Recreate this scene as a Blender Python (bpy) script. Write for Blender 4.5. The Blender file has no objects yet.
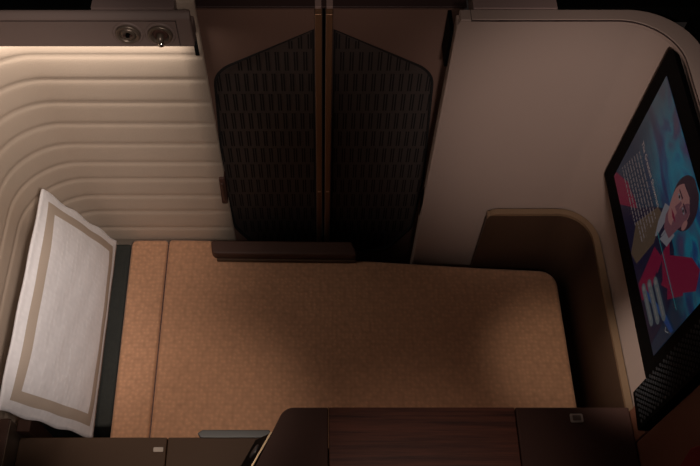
import bpy, bmesh, math, random
from mathutils import Vector, Matrix
random.seed(4)
C = bpy.context.scene
COL = C.collection
PI = math.pi

# ------------------------------------------------------------ materials
def nodes(name):
    m = bpy.data.materials.new(name); m.use_nodes = True
    nt = m.node_tree
    return m, nt, nt.nodes['Principled BSDF']

def mat(name, col, rough=.5, metal=0., noise=0., nscale=20., bump=0., bscale=200., spec=.5, sheen=0., stretch=None):
    m, nt, b = nodes(name)
    b.inputs['Base Color'].default_value = (*col, 1)
    b.inputs['Roughness'].default_value = rough
    b.inputs['Metallic'].default_value = metal
    b.inputs['Specular IOR Level'].default_value = spec
    if sheen: b.inputs['Sheen Weight'].default_value = sheen
    tc = nt.nodes.new('ShaderNodeTexCoord')
    vec = tc.outputs['Object']
    if stretch:
        mp = nt.nodes.new('ShaderNodeMapping'); mp.inputs['Scale'].default_value = stretch
        nt.links.new(vec, mp.inputs['Vector']); vec = mp.outputs['Vector']
    if noise:
        n = nt.nodes.new('ShaderNodeTexNoise'); n.inputs['Scale'].default_value = nscale
        n.inputs['Detail'].default_value = 4
        nt.links.new(vec, n.inputs['Vector'])
        mx = nt.nodes.new('ShaderNodeMix'); mx.data_type = 'RGBA'
        mx.inputs[6].default_value = (*[c*(1-noise) for c in col], 1)
        mx.inputs[7].default_value = (*[min(1, c*(1+noise)) for c in col], 1)
        nt.links.new(n.outputs['Fac'], mx.inputs[0])
        nt.links.new(mx.outputs[2], b.inputs['Base Color'])
    if bump:
        n = nt.nodes.new('ShaderNodeTexNoise'); n.inputs['Scale'].default_value = bscale
        nt.links.new(vec, n.inputs['Vector'])
        bp = nt.nodes.new('ShaderNodeBump'); bp.inputs['Strength'].default_value = bump
        bp.inputs['Distance'].default_value = .002
        nt.links.new(n.outputs['Fac'], bp.inputs['Height'])
        nt.links.new(bp.outputs['Normal'], b.inputs['Normal'])
    return m

def knit_mat(name, col, scale=90., strength=.6, var=.18):
    m, nt, b = nodes(name)
    b.inputs['Roughness'].default_value = .62
    b.inputs['Specular IOR Level'].default_value = .3
    b.inputs['Sheen Weight'].default_value = .25
    tc = nt.nodes.new('ShaderNodeTexCoord')
    v = nt.nodes.new('ShaderNodeTexVoronoi'); v.inputs['Scale'].default_value = scale
    v.inputs['Randomness'].default_value = .5
    v.feature = 'SMOOTH_F1'
    nt.links.new(tc.outputs['Object'], v.inputs['Vector'])
    mx = nt.nodes.new('ShaderNodeMix'); mx.data_type = 'RGBA'
    mx.inputs[6].default_value = (*[min(1, c*(1+var)) for c in col], 1)
    mx.inputs[7].default_value = (*[c*(1-var) for c in col], 1)
    mr = nt.nodes.new('ShaderNodeMapRange'); mr.inputs[2].default_value = .7
    nt.links.new(v.outputs['Distance'], mr.inputs[0]); nt.links.new(mr.outputs[0], mx.inputs[0])
    nt.links.new(mx.outputs[2], b.inputs['Base Color'])
    bp = nt.nodes.new('ShaderNodeBump'); bp.inputs['Strength'].default_value = strength
    bp.inputs['Distance'].default_value = .003; bp.invert = True
    nt.links.new(v.outputs['Distance'], bp.inputs['Height'])
    nt.links.new(bp.outputs['Normal'], b.inputs['Normal'])
    return m

def wood_mat(name):
    m, nt, b = nodes(name)
    b.inputs['Roughness'].default_value = .38
    tc = nt.nodes.new('ShaderNodeTexCoord')
    mp = nt.nodes.new('ShaderNodeMapping'); mp.inputs['Scale'].default_value = (2.2, 60, 60)
    n = nt.nodes.new('ShaderNodeTexNoise'); n.inputs['Scale'].default_value = 1.6; n.inputs['Detail'].default_value = 6
    n.inputs['Roughness'].default_value = .65
    cr = nt.nodes.new('ShaderNodeValToRGB')
    cr.color_ramp.elements[0].position = .33; cr.color_ramp.elements[0].color = (.045, .012, .007, 1)
    cr.color_ramp.elements[1].position = .68; cr.color_ramp.elements[1].color = (.17, .052, .028, 1)
    nt.links.new(tc.outputs['Object'], mp.inputs['Vector']); nt.links.new(mp.outputs['Vector'], n.inputs['Vector'])
    nt.links.new(n.outputs['Fac'], cr.inputs['Fac']); nt.links.new(cr.outputs['Color'], b.inputs['Base Color'])
    bp = nt.nodes.new('ShaderNodeBump'); bp.inputs['Strength'].default_value = .15; bp.inputs['Distance'].default_value = .001
    nt.links.new(n.outputs['Fac'], bp.inputs['Height']); nt.links.new(bp.outputs['Normal'], b.inputs['Normal'])
    return m

def emit_mat(name, col, s=1.):
    m, nt, b = nodes(name)
    b.inputs['Base Color'].default_value = (.005, .005, .005, 1)
    b.inputs['Roughness'].default_value = .3
    b.inputs['Emission Color'].default_value = (*col, 1)
    b.inputs['Emission Strength'].default_value = s
    return m

SCR = .30
def screen_mat():
    m, nt, b = nodes('screen_picture')
    b.inputs['Base Color'].default_value = (.005, .005, .006, 1); b.inputs['Roughness'].default_value = .3
    tc = nt.nodes.new('ShaderNodeTexCoord')
    mp = nt.nodes.new('ShaderNodeMapping'); mp.inputs['Scale'].default_value = (1, 2.2, 5); mp.inputs['Rotation'].default_value = (.9, 0, 0)
    n = nt.nodes.new('ShaderNodeTexNoise'); n.inputs['Scale'].default_value = 2.2; n.inputs['Detail'].default_value = 3
    n.inputs['Distortion'].default_value = .8
    cr = nt.nodes.new('ShaderNodeValToRGB'); e = cr.color_ramp.elements
    e[0].position = .34; e[0].color = (.012, .020, .11, 1)
    e[1].position = .72; e[1].color = (.10, .06, .12, 1)
    for p, c in ((.43, (.008, .07, .19)), (.5, (.008, .19, .28)), (.57, (.02, .12, .20)), (.64, (.05, .05, .13))):
        x = e.new(p); x.color = (*c, 1)
    nt.links.new(tc.outputs['Object'], mp.inputs['Vector']); nt.links.new(mp.outputs['Vector'], n.inputs['Vector'])
    nt.links.new(n.outputs['Fac'], cr.inputs['Fac'])
    # greyish left third of the picture (where the menu text stands), crimson low
    sx = nt.nodes.new('ShaderNodeSeparateXYZ'); nt.links.new(tc.outputs['Object'], sx.inputs[0])
    mr = nt.nodes.new('ShaderNodeMapRange'); mr.inputs[1].default_value = .06; mr.inputs[2].default_value = .24
    mr.inputs[4].default_value = .8
    nt.links.new(sx.outputs['Y'], mr.inputs[0])
    m1 = nt.nodes.new('ShaderNodeMix'); m1.data_type = 'RGBA'
    m1.inputs[7].default_value = (.075, .075, .082, 1)
    nt.links.new(mr.outputs[0], m1.inputs[0]); nt.links.new(cr.outputs['Color'], m1.inputs[6])
    n2 = nt.nodes.new('ShaderNodeTexNoise'); n2.inputs['Scale'].default_value = 9
    nt.links.new(tc.outputs['Object'], n2.inputs['Vector'])
    ad = nt.nodes.new('ShaderNodeMath'); ad.operation = 'MULTIPLY_ADD'; ad.inputs[1].default_value = .16
    nt.links.new(n2.outputs['Fac'], ad.inputs[0]); nt.links.new(sx.outputs['Z'], ad.inputs[2])
    mr2 = nt.nodes.new('ShaderNodeMapRange'); mr2.inputs[1].default_value = .20; mr2.inputs[2].default_value = .04
    nt.links.new(ad.outputs[0], mr2.inputs[0])
    m2 = nt.nodes.new('ShaderNodeMix'); m2.data_type = 'RGBA'
    m2.inputs[7].default_value = (.010, .025, .05, 1)
    nt.links.new(mr2.outputs[0], m2.inputs[0]); nt.links.new(m1.outputs[2], m2.inputs[6])
    nt.links.new(m2.outputs[2], b.inputs['Emission Color'])
    b.inputs['Emission Strength'].default_value = SCR*1.0
    return m

M = {}
M['cream'] = mat('cream_leather', (.50, .395, .31), .55, noise=.05, nscale=9, bump=.25, bscale=260, spec=.3)
M['seam'] = mat('seam_shadowless_thread', (.34, .26, .20), .7)
M['taupe'] = mat('taupe_shell', (.33, .245, .205), .5, noise=.03, nscale=5, bump=.06, bscale=400, spec=.35)
M['ledge'] = mat('ledge_shell', (.21, .15, .13), .5, bump=.05, bscale=400, spec=.3)
M['brown'] = mat('brown_door_panel', (.15, .088, .068), .5, noise=.04, nscale=6, bump=.1, bscale=350, spec=.3)
M['dkbrown'] = mat('dark_brown_lacquer', (.078, .038, .029), .6, noise=.05, nscale=8, spec=.2)
M['dkbrown2'] = mat('lid_brown', (.080, .045, .027), .6, noise=.05, nscale=8, spec=.2)
M['leather'] = mat('dark_brown_leather', (.075, .036, .026), .5, bump=.2, bscale=220, spec=.35)
M['liner'] = mat('footwell_brown', (.052, .027, .016), .5, noise=.05, spec=.35)
M['tanrim'] = mat('tan_metal_rim', (.24, .155, .09), .4, metal=.35)
M['rail'] = mat('dark_rail', (.040, .022, .020), .5)
M['railpale'] = mat('taupe_rail', (.26, .18, .16), .5)
M['black'] = mat('black_gloss', (.002, .002, .002), .6, spec=.04)
M['charcoal'] = mat('charcoal_fabric', (.026, .027, .023), .9, noise=.3, nscale=90, bump=.4, bscale=300)
M['mesh'] = mat('woven_dark_panel', (.046, .034, .030), .6, noise=.1, nscale=30)
M['slot'] = mat('black_slot', (.004, .003, .003), .9)
M['brass'] = mat('bronze_strip', (.24, .13, .07), .4, metal=.5)
M['gold'] = mat('pale_gold_edge', (.65, .48, .30), .35, metal=.7)
M['metal'] = mat('satin_grey_metal', (.10, .10, .10), .4, metal=.5)
M['chrome'] = mat('polished_metal', (.65, .6, .55), .2, metal=1.)
M['knob'] = mat('bronze_ring', (.20, .15, .115), .4, metal=.6)
M['bed'] = knit_mat('tan_knit', (.52, .27, .150), 75, .9, .22)
M['bedend'] = knit_mat('tan_knit_head', (.52, .27, .150), 75, .9, .22)
M['pillow'] = knit_mat('white_pillow_weave', (.78, .735, .73), 60, .5, .06)
M['band'] = mat('beige_pillow_band', (.46, .365, .29), .8, bump=.2, bscale=400)
M['wood'] = wood_mat('dark_red_wood')
M['redbrown'] = mat('red_brown_panel', (.20, .075, .042), .5, noise=.08, nscale=6)
M['red'] = mat('red_fabric', (.22, .01, .008), .8, bump=.3, bscale=200)
M['label'] = mat('pale_button', (.50, .42, .36), .4)
M['carpet'] = mat('dark_carpet', (.02, .016, .014), .95, noise=.3, nscale=200, bump=.4)

# ------------------------------------------------------------ helpers
def wloc(o):
    v = Vector()
    while o is not None: v += o.location; o = o.parent
    return v

def link(name, me, m=None, parent=None):
    o = bpy.data.objects.new(name, me); COL.objects.link(o)
    if m is not None:
        for mm in (m if isinstance(m, (list, tuple)) else [m]): me.materials.append(mm)
    if parent: o.parent = parent
    return o

def obj(name, bm, m=None, parent=None, smooth=False, bevel=0, seg=3, origin=None):
    bmesh.ops.recalc_face_normals(bm, faces=bm.faces[:])
    if origin is not None:
        bmesh.ops.translate(bm, verts=bm.verts[:], vec=-Vector(origin))
    me = bpy.data.meshes.new(name); bm.to_mesh(me); bm.free()
    o = link(name, me, m, parent)
    if origin is not None:
        o.location = Vector(origin) - (wloc(parent) if parent else Vector())
    elif parent:
        o.location = -wloc(parent)
    if bevel:
        b = o.modifiers.new('bevel', 'BEVEL'); b.width = bevel; b.segments = seg; b.limit_method = 'ANGLE'; b.angle_limit = math.radians(35)
        b.harden_normals = False
        smooth = True
    if smooth:
        for p in me.polygons: p.use_smooth = True
        if bevel:
            w = o.modifiers.new('wn', 'WEIGHTED_NORMAL'); w.keep_sharp = True
    return o

def thing(name, label, cat, loc=(0, 0, 0), group=None):
    o = bpy.data.objects.new(name, None); COL.objects.link(o)
    o.empty_display_size = .05
    o.location = loc; o['label'] = label; o['category'] = cat
    if group: o['group'] = group
    return o

def tag(o, label, cat, group=None):
    o['label'] = label; o['category'] = cat
    if group: o['group'] = group
    return o

def struct(o, label, cat):
    o['kind'] = 'structure'; o['label'] = label; o['category'] = cat
    return o

def box(x0, x1, y0, y1, z0, z1, bm=None):
    bm = bm or bmesh.new()
    v = [bm.verts.new(p) for p in ((x0,y0,z0),(x1,y0,z0),(x1,y1,z0),(x0,y1,z0),(x0,y0,z1),(x1,y0,z1),(x1,y1,z1),(x0,y1,z1))]
    for f in ((0,3,2,1),(4,5,6,7),(0,1,5,4),(1,2,6,5),(2,3,7,6),(3,0,4,7)): bm.faces.new([v[i] for i in f])
    return bm

def prism(poly, a0, a1, axis='z', bm=None):
    """poly: 2-D points; extruded along axis from a0 to a1"""
    bm = bm or bmesh.new()
    def P(p, a):
        return {'z': (p[0], p[1], a), 'y': (p[0], a, p[1]), 'x': (a, p[0], p[1])}[axis]
    A = [bm.verts.new(P(p, a0)) for p in poly]; B = [bm.verts.new(P(p, a1)) for p in poly]
    n = len(poly)
    bm.faces.new(A[::-1]); bm.faces.new(B)
    for i in range(n): bm.faces.new((A[i], A[(i+1) % n], B[(i+1) % n], B[i]))
    return bm

def rounded(poly, radii, seg=8):
    out = []
    n = len(poly)
    for i in range(n):
        p = Vector(poly[i]); r = radii[i] if isinstance(radii, (list, tuple)) else radii
        if r <= 0: out.append(tuple(p)); continue
        a = (Vector(poly[i-1]) - p).normalized(); b = (Vector(poly[(i+1) % n]) - p).normalized()
        ang = a.angle(b); d = r/math.tan(ang/2)
        c = p + (a+b).normalized()*(r/math.sin(ang/2))
        s = p + a*d - c; e = p + b*d - c
        for k in range(seg+1):
            t = k/seg
            a0 = math.atan2(s.y, s.x); da = (math.atan2(e.y, e.x)-a0+PI) % (2*PI)-PI
            out.append((c.x+r*math.cos(a0+da*t), c.y+r*math.sin(a0+da*t)))
    return out

def inside(p, poly):
    x, y = p; c = False; n = len(poly)
    for i in range(n):
        x1, y1 = poly[i]; x2, y2 = poly[i-1]
        if (y1 > y) != (y2 > y) and x < (x2-x1)*(y-y1)/(y2-y1)+x1: c = not c
    return c

def grid(fn, nu, nv, bm=None, closed_u=False):
    bm = bm or bmesh.new()
    V = [[bm.verts.new(fn(i, j)) for j in range(nv)] for i in range(nu)]
    for i in range(nu if closed_u else nu-1):
        for j in range(nv-1):
            bm.faces.new((V[i][j], V[(i+1) % nu][j], V[(i+1) % nu][j+1], V[i][j+1]))
    return bm

def lathe(profile, center, axis, seg=40, bm=None):
    """profile: (radius, height along axis)"""
    bm = bm or bmesh.new()
    ax = Vector(axis).normalized(); u = ax.orthogonal().normalized(); w = ax.cross(u); c = Vector(center)
    rings = []
    for r, h in profile:
        if r < 1e-6: rings.append([bm.verts.new(c+ax*h)])
        else: rings.append([bm.verts.new(c+ax*h+(u*math.cos(2*PI*k/seg)+w*math.sin(2*PI*k/seg))*r) for k in range(seg)])
    for a, b in zip(rings, rings[1:]):
        for k in range(seg):
            k2 = (k+1) % seg
            if len(a) == 1 and len(b) == 1: continue
            if len(a) == 1: bm.faces.new((a[0], b[k], b[k2]))
            elif len(b) == 1: bm.faces.new((a[k], a[k2], b[0]))
            else: bm.faces.new((a[k], a[k2], b[k2], b[k]))
    return bm

# ------------------------------------------------------------ the shell
struct(obj('floor', box(-1.1, 1.1, .2, 1.75, -.03, 0), M['carpet']), 'dark carpeted cabin floor under the bed', 'floor')

# quilted cream shell: runs along the door side, rounds the corner, then towards the viewer
zs = [.0, .30, .453, .539, .642, .733, .827, .911, 1.001, 1.095, 1.186, 1.278, 1.367, 1.455, 1.55]
path = []
for k in range(9): path.append((Vector((-.300-(.42)*k/8, 1.46)), Vector((0, -1))))
R0 = .18; cx, cy = -.72, 1.28
for k in range(1, 16):
    a = PI/2 + (PI/2)*k/16
    path.append((Vector((cx+R0*math.cos(a), cy+R0*math.sin(a))), Vector((-math.cos(a), -math.sin(a)))))
for k in range(9): path.append((Vector((-.90, 1.28-(1.28-.40)*k/8)), Vector((1, 0))))
zz = []
for a, b in zip(zs, zs[1:]):
    n = 12 if b > .46 else 3
    for k in range(n):
        t = k/n
        bul = .0042*(1-abs(2*t-1)**7) if (a >= .44) else 0
        zz.append((a+(b-a)*t, bul))
zz.append((zs[-1], 0))
def qf(i, j):
    p, n = path[i]; z, b = zz[j]
    q = p + n*b
    return (q.x, q.y, z)
bm = grid(qf, len(path), len(zz))
o = obj('wall_left', bm, M['cream'], smooth=True)
sd = o.modifiers.new('solid', 'SOLIDIFY'); sd.thickness = .05; sd.offset = -1
# make sure thickness grows outwards
me = o.data
f0 = me.polygons[len(zz)//2]
if f0.normal.y > 0: sd.offset = 1
struct(o, 'cream quilted leather partition curving round the head of the bed', 'wall')

# overhead ledge on the quilted wall
lt = thing('overhead_ledge', 'taupe brown ledge with rounded end along the top of the quilted wall', 'ledge', (-.66, 1.43, 1.458))
bm = prism([(1.40, 1.458), (1.40, 1.548), (1.412, 1.560), (1.42, 1.560), (1.42, 1.51), (1.452, 1.51), (1.452, 1.458)], -1.0, -.302, 'x')
obj('body', bm, M['ledge'], lt, bevel=.004)
obj('trim_line', box(-1.0, -.335, 1.3985, 1.4003, 1.5425, 1.544), M['rail'], lt)
obj('end_seam', box(-.3365, -.335, 1.3985, 1.4003, 1.465, 1.544), M['rail'], lt)

def ringset(name, label, cat, x, z, stub):
    t = thing(name, label, cat, (x, 1.40, z))
    c = (x, 1.40, z); ax = (0, -1, 0)
    obj('bezel', lathe([(.036, -.002), (.036, .0015), (.034, .003), (.030, .0035), (.029, .0015), (.0285, -.001)], c, ax), M['ledge'], t, smooth=True)
    obj('ring', lathe([(.0285, 0), (.0285, .006), (.0265, .008), (.022, .008), (.0185, .0045), (.0183, .001)], c, ax), M['knob'], t, smooth=True)
    if stub:
        obj('lamp_socket', lathe([(.0182, .0005), (.016, .004), (.010, .003), (0, .003)], c, ax), M['dkbrown'], t, smooth=True)
        bm = bmesh.new()
        lathe([(0, -.002), (.008, 0), (.0085, .012), (.007, .02), (0, .022)], (x, 1.397, z+.004), (.0, -.7, -.5), 24, bm)
        obj('lamp_arm', bm, M['knob'], t, smooth=True)
        obj('lamp_head', lathe([(0, -.006), (.006, -.005), (.0078, 0), (.0078, .006), (.006, .011), (0, .012)], (x+.001, 1.386, z-.012), (0, -.8, -.6), 24), M['chrome'], t, smooth=True)
    else:
        obj('nozzle', lathe([(.0182, .001), (.0175, .005), (.012, .0075), (.008, .006), (.006, .002), (0, .002)], c, ax), M['knob'], t, smooth=True)
        obj('vane', box(x-.011, x+.011, 1.390, 1.394, z-.002, z+.002), M['dkbrown'], t, bevel=.001)
        obj('core', lathe([(.0055, .004), (.0055, .009), (.004, .011), (0, .011)], c, ax, 20), M['black'], t, smooth=True)
    return t
ringset('air_nozzle', 'round air nozzle on the ledge, left of the reading light', 'air vent', -.452, 1.503, False)
ringset('reading_light', 'round bronze reading light with small hanging metal head, set near the ledge end', 'reading light', -.377, 1.501, True)

# right-hand cream wall (far side)
def capline(x0, R, xe, yb, n=14):
    c = (xe-R, yb-R)
    return [(x0, yb)] + [(c[0]+R*math.cos(PI/2*(1-k/n)), c[1]+R*math.sin(PI/2*(1-k/n))) for k in range(n+1)] + [(xe, .66)]
wi = [(.308, 1.385)] + capline(.32, .12, .835, 1.385)
wo = [(.308, 1.4195)] + capline(.32, .149, .8455, 1.4195)
wi[-1] = (.835, .655); wo[-1] = (.8455, .655)
bm = prism(wi + wo[::-1], 0, 1.545, 'z')
w_ = struct(obj('wall_right', bm, M['taupe'], bevel=.004), 'smooth taupe partition from the doors round the corner to behind the screen', 'wall')
# near part of the right wall, red brown
struct(obj('wall_front', box(.80, .846, .18, .638, 0, 1.6), M['redbrown'], bevel=.006), 'red brown side panel below the speaker at the right edge', 'wall')

struct(obj('trim_17', box(.7985, .8345, .6385, .7195, 0, .902), M['redbrown'], bevel=.002), 'brown corner post under the speaker, beside the side console', 'trim')
# rim cap on top of the right-hand walls: outer and inner curve
outer = capline(.314, .15, .846, 1.42); inner = capline(.314, .13, .800, 1.386)
obj_cap = obj('trim_1', prism(outer + inner[::-1], 1.545, 1.56, 'z'), M['taupe'], bevel=.003)
struct(obj_cap, 'narrow taupe rim cap running along the partition top and round the corner', 'trim')
ga = capline(.338, .1295, .7995, 1.3862); gb = capline(.338, .1285, .7985, 1.3838)
struct(obj('trim_2', prism(ga + gb[::-1], 1.5565, 1.5592, 'z'), M['rail']), 'fine dark line under the taupe rim cap', 'trim')
struct(obj('trim_3', box(.338, .3395, 1.3838, 1.42, 1.5595, 1.5603), M['rail']), 'short dark line across the left end of the taupe rim', 'trim')
struct(obj('trim_4', box(.312, .715, 1.3842, 1.3858, 1.430, 1.5564), M['taupe']), 'faint horizontal step across the upper taupe partition', 'trim')

# outer rail behind everything
def rail(n, x0, x1, y0, z1, m, lab, d=.045):
    struct(obj('trim_%d' % n, box(x0, x1, y0, y0+.14, z1-d, z1), m, bevel=.001), lab, 'trim')
rail(5, -1.1, -.530, 1.4215, 1.562, M['black'], 'black aisle rail behind the ledge at the top left')
rail(6, -.529, -.339, 1.4215, 1.562, M['railpale'], 'pale taupe stretch of rail behind the ledge')
rail(7, -.338, .345, 1.4835, 1.5065, M['rail'], 'dark maroon header above the sliding doors', .006)
rail(8, .346, .539, 1.4215, 1.562, M['railpale'], 'pale taupe stretch of rail behind the right partition')
rail(9, .54, 1.1, 1.4215, 1.562, M['black'], 'black aisle rail at the top right')
struct(obj('wall_outer', box(.85, 1.3, .3, 1.42, 0, 1.54), M['black']), 'black aisle side beyond the rounded partition corner', 'wall')
for n, x in ((10, -.017), (11, .0105)):
    struct(obj('trim_%d' % n, box(x, x+.0155, 1.4825, 1.51, 1.500, 1.5075), M['railpale'], bevel=.001), 'small pale cap on the header above the %s bronze door strip' % ('left' if x < 0 else 'right'), 'trim')

# ------------------------------------------------------------ sliding doors
YD = 1.48
cxd = .0045
def door(idx, s):
    # s = -1 left, +1 right ; local x measured from centre line
    def X(u): return cxd + s*u
    lab = ('left' if s < 0 else 'right') + ' sliding door with dark slotted inset beside the bronze strip'
    e = bpy.data.objects.new('door_%d' % idx, None); COL.objects.link(e); e.location = (X(.16), YD, 0)
    struct(e, lab, 'door')
    ins = [(.0235, 1.437), (.289, 1.286), (.313, .80), (.303, .50), (.225, .345), (.0235, .345)]
    ins = [(X(a), b) for a, b in ins]
    if s < 0: ins = ins[::-1]
    rad = [0, .095, .3, .1, .06, 0]
    if s < 0: rad = rad[::-1]
    insR = rounded(ins, rad)
    # frame: outer rectangle with hole
    bm = bmesh.new()
    out = [(X(.0235), 0), (X(.335), 0), (X(.335), 1.50), (X(.0235), 1.50)]
    def loop(poly, y): 
        vs = [bm.verts.new((p[0], y, p[1])) for p in poly]
        return vs, [bm.edges.new((vs[i], vs[(i+1) % len(vs)])) for i in range(len(vs))]
    out2 = [(X(.0225), 0), (X(.335), 0), (X(.335), 1.50), (X(.0225), 1.50)]
    a, ea = loop(out2, YD); b, eb = loop(insR, YD)
    bmesh.ops.triangle_fill(bm, edges=ea+eb, use_beauty=True)
    ext = bmesh.ops.extrude_face_region(bm, geom=bm.faces[:])
    bmesh.ops.translate(bm, vec=(0, .03, 0), verts=[g for g in ext['geom'] if isinstance(g, bmesh.types.BMVert)])
    obj('door_frame', bm, M['brown'], e, bevel=.0)
    # dark border following the inset edge
    bm = bmesh.new()
    cen = Vector((X(.15), .9))
    n = len(insR)
    A = [bm.verts.new((p[0], YD-.002, p[1])) for p in insR]
    def shr(p, d):
        v = (cen-Vector(p)); return (p[0]+d*math.copysign(1, v.x)*(.8), p[1]+d*math.copysign(1, v.y)*.6)
    B = [bm.verts.new((shr(p, .007)[0], YD-.002, shr(p, .007)[1])) for p in insR]
    for i in range(n): bm.faces.new((A[i], A[(i+1) % n], B[(i+1) % n], B[i]))
    ext = bmesh.ops.extrude_face_region(bm, geom=bm.faces[:])
    bmesh.ops.translate(bm, vec=(0, .012, 0), verts=[g for g in ext['geom'] if isinstance(g, bmesh.types.BMVert)])
    obj('inset_border', bm, M['slot'], e)
    # slotted panel
    bm = prism([(p[0], p[1]) for p in insR], YD+.008, YD+.022, 'y')
    pn = obj('slotted_panel', bm, M['mesh'], e)
    bm = bmesh.new()
    dz = .0815; z = 1.395; r = 0
    while z > .36:
        for k in range(13):
            u0 = .032 + k*.0243 + (.0121 if r % 2 else 0)
            for du in (0, .0068):
                zt, zb = z+.034, z-.034
                ok = inside((X(u0+du), zt+.012), insR) and inside((X(u0+du+.006), zt), insR) and inside((X(u0+du+.006), zb-.012), insR)
                if not ok:
                    zt2 = zt
                    while zt2 > zb+.012 and not inside((X(u0+du), zt2+.012), insR): zt2 -= .006
                    if zt2 <= zb+.02 or not inside((X(u0+du+.006), zb-.012), insR): continue
                    zt = zt2
                box(X(u0+du)-.0019, X(u0+du)+.0019, YD+.0070, YD+.0085, zb, zt, bm)
        z -= dz; r += 1
    obj('slots', bm, M['slot'], pn)
    # bronze closing strip
    obj('bronze_strip', box(min(X(.0045), X(.0215)), max(X(.0045), X(.0215)), YD-.014, YD+.02, .02, 1.499), M['brass'], e, bevel=.002)
    obj('strip_mark', box(min(X(.008), X(.018)), max(X(.008), X(.018)), YD-.0155, YD-.0135, .742, .747), M['gold'], e)
    return e
d1 = door(1, -1); d2 = door(2, 1)
struct(obj('trim_12', box(cxd-.0035, cxd+.0035, YD+.005, YD+.018, .02, 1.49), M['black']), 'dark gap between the two bronze door strips', 'trim')
# latch on the left post
lk = thing('door_latch', 'brown latch tab on the left post of the doors', 'latch', (-.312, 1.462, .77))
obj('plate', prism(rounded([(-.318, .70), (-.299, .70), (-.296, .84), (-.314, .84)], .006, 4), 1.448, 1.478, 'y'), M['dkbrown'], lk, bevel=.002)
obj('tab', box(-.311, -.303, 1.442, 1.448, .725, .82), M['leather'], lk, bevel=.002)
# grey post behind the ledge end and door pocket slots
struct(obj('trim_13', box(-.345, -.318, 1.463, 1.4785, 0, 1.50), M['brown'], bevel=.003), 'brown post between the quilted wall and the left door', 'trim')
struct(obj('trim_14', box(-.316, -.306, 1.455, 1.4795, 1.37, 1.50), M['black']), 'dark sliver of the door pocket beside the ledge end', 'trim')
struct(obj('trim_15', box(.300, .3085, 1.41, 1.479, 1.38, 1.50), M['black']), 'dark sliver of the door pocket beside the taupe partition', 'trim')
struct(obj('trim_16', prism([(1.405, .86), (1.43, .79), (1.405, .70), (1.392, .79)], .3065, .3090, 'x'), M['black']), 'small dark pointed slot in the side of the taupe partition', 'trim')

# ------------------------------------------------------------ bed
bed = thing('lie_flat_bed', 'tan knitted lie flat bed between the doors and the consoles', 'bed', (0, 1.0, 0))
main = rounded([(-.515, .735), (.778, .735), (.779, 1.326), (.50, 1.341), (.11, 1.368), (-.34, 1.375), (-.372, 1.446), (-.522, 1.449)], [.012, .05, .055, .3, .2, .02, .02, .012])
def cushion(poly, z0, z1, w, m, name, parent):
    o = obj(name, prism(poly, z0, z1, 'z'), m, parent, bevel=w, seg=6)
    return o
cushion(main, .33, .48, .028, M['bed'], 'mattress', bed)
head = rounded([(-.634, .735), (-.5175, .735), (-.5245, 1.446), (-.648, 1.446)], [.01, .012, .012, .02])
cushion(head, .33, .481, .018, M['bedend'], 'head_cushion', bed)
obj('seam', prism([(-.520, .75), (-.513, .75), (-.5205, 1.43), (-.5265, 1.43)], .40, .472, 'z'), M['leather'], bed)
obj('back_section', prism(rounded([(-.88, .80), (-.640, .80), (-.652, 1.44), (-.88, 1.44)], [.01, .01, .01, .16]), .33, .462, 'z'), M['charcoal'], bed, bevel=.01)
obj('base', box(-.86, .775, .80, 1.33, .0, .328), M['dkbrown'], bed, bevel=.01)

# pillow: bilinear frame of four corners, bulged both ways
TF, LF, LN, TN = Vector((-.800, 1.335, .950)), Vector((-.690, 1.418, .515)), Vector((-.678, .748, .51)), Vector((-.805, .690, .93))
nrm = ((LF-TF).cross(TN-TF)).normalized()
if nrm.x < 0: nrm = -nrm
NU, NV = 66, 44
bands = (.075, .125)
def pil(side):
    def f(i, j):
        u = i/(NU-1); v = j/(NV-1)
        p = TF*(1-u)*(1-v) + TN*u*(1-v) + LF*(1-u)*v + LN*u*v
        a, b = abs(2*u-1), abs(2*v-1)
        ed = max(a, b)
        w = .0022*math.sin(u*23+1)*(b**10) + .005*math.sin(v*19)*(a**10)
        p = p + Vector((0, 0, 1))*w*.9 + Vector((0, 1, 0))*w*.4
        core_u = max(0, 1-(a/.95)**3.2); core_v = max(0, 1-(b/.93)**3.2)
        t = .026*(core_u*core_v)**.6 + .003
        t += .0012*math.sin(u*21+v*13)*math.sin(v*17-u*5)*(1-ed**6)
        return p + nrm*t*side
    return f
bm = bmesh.new()
VF = [[bm.verts.new(pil(1)(i, j)) for j in range(NV)] for i in range(NU)]
VB = [[bm.verts.new(pil(-1)(i, j)) for j in range(NV)] for i in range(NU)]
for i in range(NU-1):
    for j in range(NV-1):
        f = bm.faces.new((VF[i][j], VF[i+1][j], VF[i+1][j+1], VF[i][j+1]))
        du = min((i+.5)/(NU-1), 1-(i+.5)/(NU-1))*.67; dv = min((j+.5)/(NV-1), 1-(j+.5)/(NV-1))*.45
        d = min(du, dv)
        f.material_index = 1 if .036 < d < .062 else 0
        bm.faces.new((VB[i][j], VB[i][j+1], VB[i+1][j+1], VB[i+1][j]))
for i in range(NU-1):
    bm.faces.new((VF[i][0], VB[i][0], VB[i+1][0], VF[i+1][0]))
    bm.faces.new((VF[i][-1], VF[i+1][-1], VB[i+1][-1], VB[i][-1]))
for j in range(NV-1):
    bm.faces.new((VF[0][j], VF[0][j+1], VB[0][j+1], VB[0][j]))
    bm.faces.new((VF[-1][j], VB[-1][j], VB[-1][j+1], VF[-1][j+1]))
o = obj('pillow', bm, [M['pillow'], M['band']], smooth=True)
tag(o, 'white pillow with a beige border band leaning at the head of the bed', 'pillow')

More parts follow.
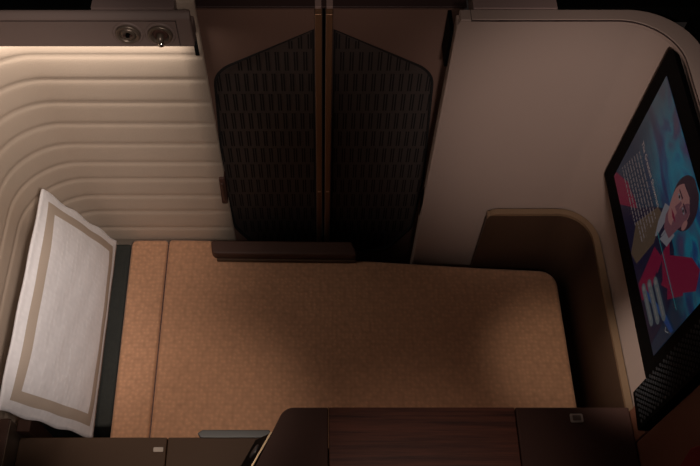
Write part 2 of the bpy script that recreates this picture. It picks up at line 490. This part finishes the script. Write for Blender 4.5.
# door-side armrest
ar = thing('armrest', 'dark brown leather armrest on the door side of the bed', 'armrest', (-.13, 1.38, .44))
obj('pad', prism(rounded([(-.366, 1.366), (.118, 1.359), (.100, 1.413), (-.372, 1.419)], [.02, .008, .01, .01]), .485, .525, 'z'), M['leather'], ar, bevel=.008)
obj('lip', prism([(-.352, 1.3575), (.112, 1.3525), (.112, 1.37), (-.352, 1.375)], .4825, .494, 'z'), M['dkbrown2'], ar, bevel=.003)

# ------------------------------------------------------------ footwell liner
fw = thing('footwell_surround', 'dark brown footwell surround with tan rim at the foot of the bed', 'footwell', (.65, 1.2, .3))
def fwline(d):
    # plan curve, offset d outwards (towards the walls)
    R = .095+d
    xe, yb = .815+d, 1.362+d
    c = (xe-R, yb-R)
    return [(.508, yb)] + [(c[0]+R*math.cos(PI/2*(1-k/12)), c[1]+R*math.sin(PI/2*(1-k/12))) for k in range(13)] + [(xe, .72)]
# left end slanting top corner: build inner sheet with a profile in z along the path
def liner(d0, d1, z0, z1, m, name, rnd=.06):
    bm = bmesh.new()
    def dense(L):
        out = []
        for a, b in zip(L, L[1:]):
            n = max(1, int((Vector(b)-Vector(a)).length/.006))
            for k in range(n): out.append((a[0]+(b[0]-a[0])*k/n, a[1]+(b[1]-a[1])*k/n))
        out.append(L[-1]); return out
    I = fwline(d0); O = fwline(d1)
    # same parameter count: densify both through matching segments
    def pair():
        out = []
        for (a, b), (c, d) in zip(zip(I, I[1:]), zip(O, O[1:])):
            n = max(1, int((Vector(b)-Vector(a)).length/.008))
            for k in range(n):
                t = k/n
                out.append(((a[0]+(b[0]-a[0])*t, a[1]+(b[1]-a[1])*t), (c[0]+(d[0]-c[0])*t, c[1]+(d[1]-c[1])*t)))
        out.append((I[-1], O[-1])); return out
    P = pair()
    rows = []
    for p, q in P:
        s = p[0]-.508
        drop = 0
        if s < rnd and p[1] > 1.3: drop = rnd-math.sqrt(max(0, rnd**2-(rnd-s)**2))
        zt = z1-drop
        rows.append([bm.verts.new(v) for v in ((p[0], p[1], z0), (p[0], p[1], zt), (q[0], q[1], zt), (q[0], q[1], z0))])
    for a, b in zip(rows, rows[1:]):
        for k in range(4): bm.faces.new((a[k], a[(k+1) % 4], b[(k+1) % 4], b[k]))
    bm.faces.new(rows[0]); bm.faces.new(rows[-1][::-1])
    return obj(name, bm, m, fw)
liner(.0, .016, .0, .768, M['liner'], 'inner_shell', .03)
liner(-.002, .0165, .7682, .78, M['tanrim'], 'rim', .03)

# ------------------------------------------------------------ screen
tv = thing('entertainment_screen', 'large black framed screen showing a film menu on the right wall', 'screen', (.82, 1.0, 1.0))
def quad_prism(pf, x0, x1, inset=0):
    bm = bmesh.new()
    A = [bm.verts.new((x0, *p)) for p in pf]
    c = Vector((sum(p[0] for p in pf)/len(pf), sum(p[1] for p in pf)/len(pf)))
    B = [bm.verts.new((x1, *(Vector(p)+(c-Vector(p)).normalized()*inset))) for p in pf]
    bm.faces.new(A); bm.faces.new(B[::-1])
    n = len(pf)
    for i in range(n): bm.faces.new((A[i], A[(i+1) % n], B[(i+1) % n], B[i]))
    return bm
bez = rounded([(1.347, 1.012), (1.340, 1.535), (.70, 1.535), (.70, 1.0)], [.006, .03, .006, .006], 5)
obj('bezel', quad_prism(bez, .790, .806, .012), M['black'], tv, bevel=.0025)
obj('wall_mount', box(.805, .834, .78, 1.20, 1.08, 1.45), M['black'], tv, bevel=.004)
SY0, SY1, SZ0, SZ1 = 1.292, .772, 1.079, 1.478
sc = obj('screen', box(.7885, .7905, SY1, SY0, SZ0, SZ1), screen_mat(), tv, origin=(.7885, (SY0+SY1)/2, (SZ0+SZ1)/2))
def flat(name, poly, depth, m, parent):
    bm = bmesh.new()
    bm.faces.new([bm.verts.new((.7885-depth, *p)) for p in poly])
    return bm
def E(n, c, s=SCR): return emit_mat(n, c, s)
def ell(cy_, cz_, ry, rz, rot=0, n=28, mod=None):
    out = []
    for k in range(n):
        a = 2*PI*k/n
        y = ry*math.cos(a); z = rz*math.sin(a)
        if mod: y, z = mod(y, z)
        out.append((cy_+y*math.cos(rot)-z*math.sin(rot), cz_+y*math.sin(rot)+z*math.cos(rot)))
    return out
# the man in the picture, in one flat mesh of several colours
cols = [('ink', (.006, .006, .022)), ('crimson', (.13, .004, .025)), ('skin', (.24, .105, .10)), ('shade', (.12, .045, .06)),
        ('hair', (.018, .008, .018)), ('linen', (.16, .15, .17)), ('gold', (.07, .045, .03)), ('deep_blue', (.01, .04, .14)), ('eye', (.01, .006, .01)), ('teal', (.01, .15, .17))]
pm = [E('picture_'+n, c, SCR*1.3) for n, c in cols]
bm = bmesh.new(); dep = [.0004]
def clip(poly):
    def cl(P, f, g):
        out = []
        for i in range(len(P)):
            a, b = P[i-1], P[i]
            fa, fb = f(a), f(b)
            if (fa >= 0) != (fb >= 0):
                t = fa/(fa-fb); out.append((a[0]+(b[0]-a[0])*t, a[1]+(b[1]-a[1])*t))
            if fb >= 0: out.append(b)
        return out
    for f in (lambda p: SY0-p[0], lambda p: p[0]-SY1, lambda p: SZ1-p[1], lambda p: p[1]-SZ0):
        poly = cl(poly, f, None)
        if len(poly) < 3: return None
    return poly
def patch(poly, i):
    poly = clip(poly)
    if not poly: return
    dep[0] += .00006
    f = bm.faces.new([bm.verts.new((.7885-dep[0], *p)) for p in poly]); f.material_index = i
# coat, sleeve and crimson background shapes
patch([(1.29, 1.10), (1.22, 1.155), (1.10, 1.185), (1.08, 1.12), (1.20, 1.08), (1.29, 1.08)], 1)
patch([(1.20, 1.08), (1.13, 1.17), (1.07, 1.27), (1.04, 1.31), (.99, 1.315), (.93, 1.31), (.86, 1.27), (.82, 1.20), (.80, 1.08)], 0)
patch([(1.06, 1.285), (1.03, 1.30), (1.0, 1.22), (1.01, 1.10), (1.05, 1.08), (1.10, 1.15)], 6)
patch([(.96, 1.30), (.93, 1.285), (.87, 1.38), (.83, 1.40), (.80, 1.36), (.84, 1.27), (.90, 1.20), (.95, 1.20)], 1)
patch([(.91, 1.26), (.88, 1.32), (.82, 1.30), (.85, 1.22)], 1)
patch([(.99, 1.22), (.955, 1.24), (.90, 1.13), (.915, 1.085), (.96, 1.085)], 1)
patch([(.94, 1.24), (.90, 1.22), (.86, 1.12), (.90, 1.12)], 0)
patch([(1.045, 1.325), (1.02, 1.345), (.985, 1.315), (.99, 1.27), (1.01, 1.235), (1.03, 1.27)], 5)
patch([(.985, 1.315), (.955, 1.33), (.955, 1.28), (.99, 1.255)], 5)
patch([(1.008, 1.30), (.995, 1.305), (.993, 1.255), (1.003, 1.235)], 0)
patch(ell(.988, 1.41, .058, .072, .10), 4)               # hair
patch([(1.025, 1.36), (.958, 1.35), (.965, 1.30), (1.0, 1.29), (1.02, 1.315)], 3)   # neck
def jaw(y, z): return (y*(1-.28*max(0, -z/.062)), z)
patch(ell(.995, 1.385, .046, .066, .10, mod=jaw), 2)     # face
patch(ell(.972, 1.378, .020, .055, .10, mod=jaw), 3)     # shaded cheek
patch([(1.038, 1.435), (1.02, 1.462), (.985, 1.468), (.95, 1.45), (.942, 1.40), (.953, 1.42), (.985, 1.438), (1.02, 1.432)], 4)
patch(ell(.947, 1.385, .008, .017), 2)                   # ear
for ey in (1.014, .977):
    patch(ell(ey, 1.397, .0095, .0042), 5); patch(ell(ey, 1.397, .004, .004), 8)
    patch([(ey+.014, 1.408), (ey-.012, 1.411), (ey-.014, 1.405), (ey+.013, 1.404)], 4)
patch([(1.001, 1.40), (.994, 1.40), (.990, 1.368), (1.008, 1.366)], 3)     # nose
patch([(1.015, 1.350), (.995, 1.354), (.975, 1.350), (.995, 1.343)], 1)    # mouth
patch([(.93, 1.12), (.82, 1.20), (.775, 1.215), (.775, 1.20), (.84, 1.165), (.93, 1.10)], 7)
patch([(1.01, 1.2565), (.807, 1.2565), (.807, 1.2535), (1.01, 1.2535)], 9)
obj('man_in_picture', bm, pm, sc)
# title, paragraph strokes and option pills
def text(body, y, z, size, m, name, depth=.004):
    cu = bpy.data.curves.new(name, 'FONT'); cu.body = body; cu.size = size; cu.extrude = .0001; cu.resolution_u = 2
    tmp = bpy.data.objects.new(name, cu); COL.objects.link(tmp)
    dg = bpy.context.evaluated_depsgraph_get()
    me = bpy.data.meshes.new_from_object(tmp.evaluated_get(dg))
    bpy.data.objects.remove(tmp)
    mt = Matrix(((0, 0, -1, .7885-depth), (-1, 0, 0, y), (0, 1, 0, z), (0, 0, 0, 1)))
    me.transform(mt); me.materials.clear()
    return me
me = text('The Greatest Showman', 1.243, 1.287, .0195, None, 'title_text', .0035)
o = link('title_text', me, E('title_glow', (.26, .19, .17), SCR*1.5), sc); o.location = -wloc(sc)
bm = bmesh.new()
for r in range(8):
    z = 1.262-r*.0165; y = 1.236 + r*.005; end = 1.035 + (.05 if r == 7 else 0) + random.random()*.02
    while y > end:
        w = random.uniform(.006, .022)
        v = [bm.verts.new((.7885-.0034, *p)) for p in ((y, z), (max(end, y-w), z), (max(end, y-w), z+.0052), (y, z+.0052))]
        bm.faces.new(v); y -= w+.0035
obj('paragraph_text', bm, E('paragraph_glow', (.16, .125, .125), SCR*1.2), sc)
for k, (z, y0, y1) in enumerate(((1.188, .925, .812), (1.152, .937, .820), (1.116, .945, .832))):
    bm = bmesh.new(); r = .0125
    pts = [(y0-r+r*math.cos(a), z+r*math.sin(a)) for a in [-PI/2+PI*t/8 for t in range(9)]] + [(y1+r-r*math.cos(a), z+r*math.sin(a)) for a in [PI/2-PI*t/8 for t in range(9)]]
    bm.faces.new([bm.verts.new((.7885-.0034, *p)) for p in pts])
    pill = obj('menu_button', bm, E('pill_glow', (.10, .12, .13), SCR), sc)
    bm = bmesh.new()
    bm.faces.new([bm.verts.new((.7885-.0038, *p)) for p in ell(y0-.014, z, .0065, .0065, n=14)])
    yy = y0-.028
    while yy > y1+.02:
        w = random.uniform(.006, .014)
        bm.faces.new([bm.verts.new((.7885-.0038, *p)) for p in ((yy, z-.003), (yy-w, z-.003), (yy-w, z+.003), (yy, z+.003))]); yy -= w+.003
    obj('button_text', bm, E('pill_text', (.20, .17, .17), SCR), pill)
# small tick icon under the picture
bm = bmesh.new()
bm.faces.new([bm.verts.new((.7885-.0034, *p)) for p in ((.797, 1.188), (.790, 1.181), (.779, 1.195), (.780, 1.190), (.790, 1.177), (.798, 1.185))])
obj('tick_icon', bm, E('tick', (.25, .25, .25)), sc)
# speaker grille strip at the near end of the screen
sp = obj('speaker_grille', prism(rounded([(.738, .925), (.738, 1.535), (.643, 1.535), (.643, .905)], .006, 3), .782, .83, 'x'), M['black'], tv, bevel=.002)
bm = bmesh.new()
M['perf'] = mat('grille_dot', (.035, .035, .037), .6, spec=.2)
zc = .945; r = 0
while zc < 1.50:
    for k in range(6):
        y = .657 + k*.0135 + (.00675 if r % 2 else 0)
        lathe([(.0045, 0), (.0045, .0012), (.003, .0014), (.0028, .0002), (0, .0002)], (.7819, y, zc), (-1, 0, 0), 6, bm)
    zc += .0118; r += 1
o = obj('grille_dots', bm, M['perf'], sp); o['kind'] = 'stuff'

# ------------------------------------------------------------ consoles near the viewer
cr_ = thing('side_console', 'raised dark brown console with a wood grain top panel at the front right', 'console', (.35, .55, 0))
pol = rounded([(-.054, .728), (.0155, .728), (.0155, .30), (-.318, .30), (-.165, .58), (-.128, .667), (-.098, .728)][::-1], [.0, .02, .02, 0, 0, 0, 0][::1], 5)
pl = [(.0155, .728), (-.098, .728), (-.168, .575), (-.318, .30), (.0155, .30)]
pl = rounded(pl, [0, .038, .0, 0, 0], 8)
obj('end_panel', prism(pl, .625, .84, 'z'), M['dkbrown'], cr_, bevel=.004)
obj('wood_panel', box(.018, .4995, .30, .728, .55, .839), M['wood'], cr_, bevel=.002)
obj('storage_lid', box(.502, .797, .30, .728, .55, .84), M['dkbrown'], cr_, bevel=.004)
obj('seam_strip', box(.0155, .018, .62, .7285, .70, .8405), M['brass'], cr_)
obj('cabinet', box(-.08, .797, .31, .722, 0, .5495), M['dkbrown'], cr_)
bt = obj('latch_frame', prism(rounded([(.640, .687), (.673, .687), (.673, .710), (.640, .710)], .004, 4), .838, .8425, 'z'), M['label'], cr_, bevel=.001)
obj('latch_button', prism(rounded([(.6455, .6915), (.6675, .6915), (.6675, .7055), (.6455, .7055)], .003, 4), .8425, .8445, 'z'), M['knob'], bt, bevel=.0008)
# pale gold edge along the slanted end and the sloping control panel
def bar(a, b, w, m, name, parent):
    bm = bmesh.new(); a = Vector(a); b = Vector(b); d = (b-a).normalized(); s = d.cross(Vector((0, 0, 1))).normalized()*w; u = Vector((0, 0, w))
    vs = [bm.verts.new(p+i*s+j*u) for p in (a, b) for i, j in ((-1, -1), (1, -1), (1, 1), (-1, 1))]
    for f in ((0,1,2,3),(7,6,5,4),(0,4,5,1),(1,5,6,2),(2,6,7,3),(3,7,4,0)): bm.faces.new([vs[i] for i in f])
    return obj(name, bm, m, parent)
bar((-.130, .662, .838), (-.320, .302, .838), .0022, M['gold'], 'gold_edge', cr_)
# sloping black panel
A0, A1 = Vector((-.130, .664, .830)), Vector((-.300, .34, .830))
B0, B1 = Vector((-.184, .698, .655)), Vector((-.372, .34, .655))
bm = bmesh.new()
vs = [bm.verts.new(p) for p in (A0, A1, B1, B0)]
inn = [bm.verts.new(p) for p in ((-.135, .69, .626), (-.29, .34, .626))]
bm.faces.new((vs[0], vs[1], vs[2], vs[3])); bm.faces.new((vs[0], vs[3], inn[0])); bm.faces.new((vs[1], inn[1], vs[2])); bm.faces.new((vs[3], vs[2], inn[1], inn[0])); bm.faces.new((vs[0], inn[0], inn[1], vs[1]))
cp = obj('control_panel', bm, M['black'], cr_)
nn = (B0-A0).cross(A1-A0).normalized()
if nn.z < 0: nn = -nn
M['btn'] = mat('grey_button', (.05, .05, .055), .35)
for k in range(5):
    t = .12+.17*k
    c = A0.lerp(A1, t)*.5 + B0.lerp(B1, t)*.5
    obj('button', lathe([(.020, -.001), (.020, .002), (.018, .004), (0, .004)], c, nn, 24), M['btn'], cp, smooth=True)

cl_ = thing('low_console', 'low dark brown console with a small pale release button at the front left', 'console', (-.50, .55, 0))
obj('left_lid', box(-.852, -.4355, .30, .717, .50, .62), M['dkbrown2'], cl_, bevel=.004)
obj('right_lid', box(-.4335, -.13, .30, .717, .50, .62), M['dkbrown2'], cl_, bevel=.004)
obj('cabinet', box(-.85, -.085, .31, .712, 0, .499), M['dkbrown'], cl_)
obj('release_button', prism(rounded([(-.471, .675), (-.444, .675), (-.444, .688), (-.471, .688)], .002, 3), .6195, .6215, 'z'), M['label'], cl_)
tray = obj('tray_edge', prism([(-.342, .714), (-.352, .728), (-.338, .738), (-.15, .738), (-.13, .714)], .60, .6225, 'z'), M['metal'], bevel=.003)
tag(tray, 'satin grey metal tray edge tucked beside the low console', 'tray')

# ribbed brown side post at the lower left corner
po = thing('corner_post', 'brown ribbed post in the lower left corner under the pillow', 'post', (-.87, .6, 0))
obj('panel', box(-.888, -.856, .30, .745, 0, .70), M['leather'], po, bevel=.005)
obj('rib', box(-.856, -.8535, .30, .74, .2, .702), M['knob'], po)
obj('inner_rib', box(-.853, -.815, .722, .775, .35, .655), M['leather'], po, bevel=.004)

# red pouch at the right edge
rp = obj('red_pouch', prism(rounded([(.48, .841), (.497, 1.085), (.520, 1.18), (.50, 1.30), (.30, 1.30), (.30, .841)], .012, 4), .780, .7985, 'x'), M['red'], bevel=.004)
tag(rp, 'red fabric pouch on the red brown side panel', 'pouch')

# ------------------------------------------------------------ lights
def area(name, loc, target, size, size_y, power, col, spread=None):
    l = bpy.data.lights.new(name, 'AREA'); l.shape = 'RECTANGLE'; l.size = size; l.size_y = size_y; l.energy = power; l.color = col
    if spread: l.spread = math.radians(spread)
    o = bpy.data.objects.new(name, l); COL.objects.link(o); o.location = loc
    o.rotation_euler = (Vector(target)-Vector(loc)).to_track_quat('-Z', 'Y').to_euler()
    return o
def spot(name, loc, target, ang, blend, power, col, rad=.05):
    l = bpy.data.lights.new(name, 'SPOT'); l.spot_size = math.radians(ang); l.spot_blend = blend; l.energy = power; l.color = col; l.shadow_soft_size = rad
    o = bpy.data.objects.new(name, l); COL.objects.link(o); o.location = loc
    o.rotation_euler = (Vector(target)-Vector(loc)).to_track_quat('-Z', 'Y').to_euler()
    return o
area('ledge_light_strip', (-.60, 1.418, 1.452), (-.60, 1.40, 1.0), .56, .03, .85, (1, .90, .80))
spot('fill_light_quilt', (.05, .10, 2.7), (-.86, 1.30, .95), 38, .9, 100, (1, .88, .80), .10)  # added fill that brightens the quilted wall, no lamp of the suite
spot('fill_light_pillow', (.10, .7, 2.7), (-.76, 1.0, .74), 19, .8, 42, (1, .90, .86), .06)  # unseen spot put in only to brighten the pillow
spot('cabin_light_bed', (-.42, .64, 2.9), (-.40, .76, .48), 22, 1, 62, (1, .83, .70), .05)
spot('cabin_light_foot', (.70, .70, 2.8), (.75, 1.0, .48), 14, 1, 44, (1, .84, .70), .05)
spot('fill_light_console', (.25, .42, 2.9), (.28, .52, .84), 25, 1, 22, (1, .78, .66), .05)  # added spot lifting the dark console tops, not a real fixture
spot('fill_light_side', (-.35, .45, 2.5), (.83, .84, .88), 11, 1, 130, (1, .88, .80), .04)  # narrow unseen fill for the wall strip below the screen
spot('fill_light_wall', (.35, -.1, 2.5), (.64, 1.4, 1.16), 31, 1, 78, (1, .84, .77), .10)  # fill added to brighten the right partition, not a cabin fitting
spot('fill_light_door', (0, .3, 2.6), (0, 1.48, 1.66), 31, 1, 24, (1, .80, .70), .10)  # weak added fill for the upper part of the doors
w = bpy.data.worlds.new('world'); C.world = w; w.use_nodes = True
w.node_tree.nodes['Background'].inputs[0].default_value = (1, .80, .72, 1)
w.node_tree.nodes['Background'].inputs[1].default_value = .008

# ------------------------------------------------------------ camera
cam = bpy.data.cameras.new('camera'); co = bpy.data.objects.new('camera', cam); COL.objects.link(co)
cam.sensor_width = 36; cam.lens = 834/700*36; cam.shift_x = 28/700; cam.clip_start = .05
co.location = (0, 0, 2.93); co.rotation_euler = (math.radians(31), 0, 0)
C.camera = co
C.view_settings.view_transform = 'Standard'; C.view_settings.look = 'None'; C.view_settings.gamma = 1
C.view_settings.use_curve_mapping = False
C.view_settings.exposure = 0
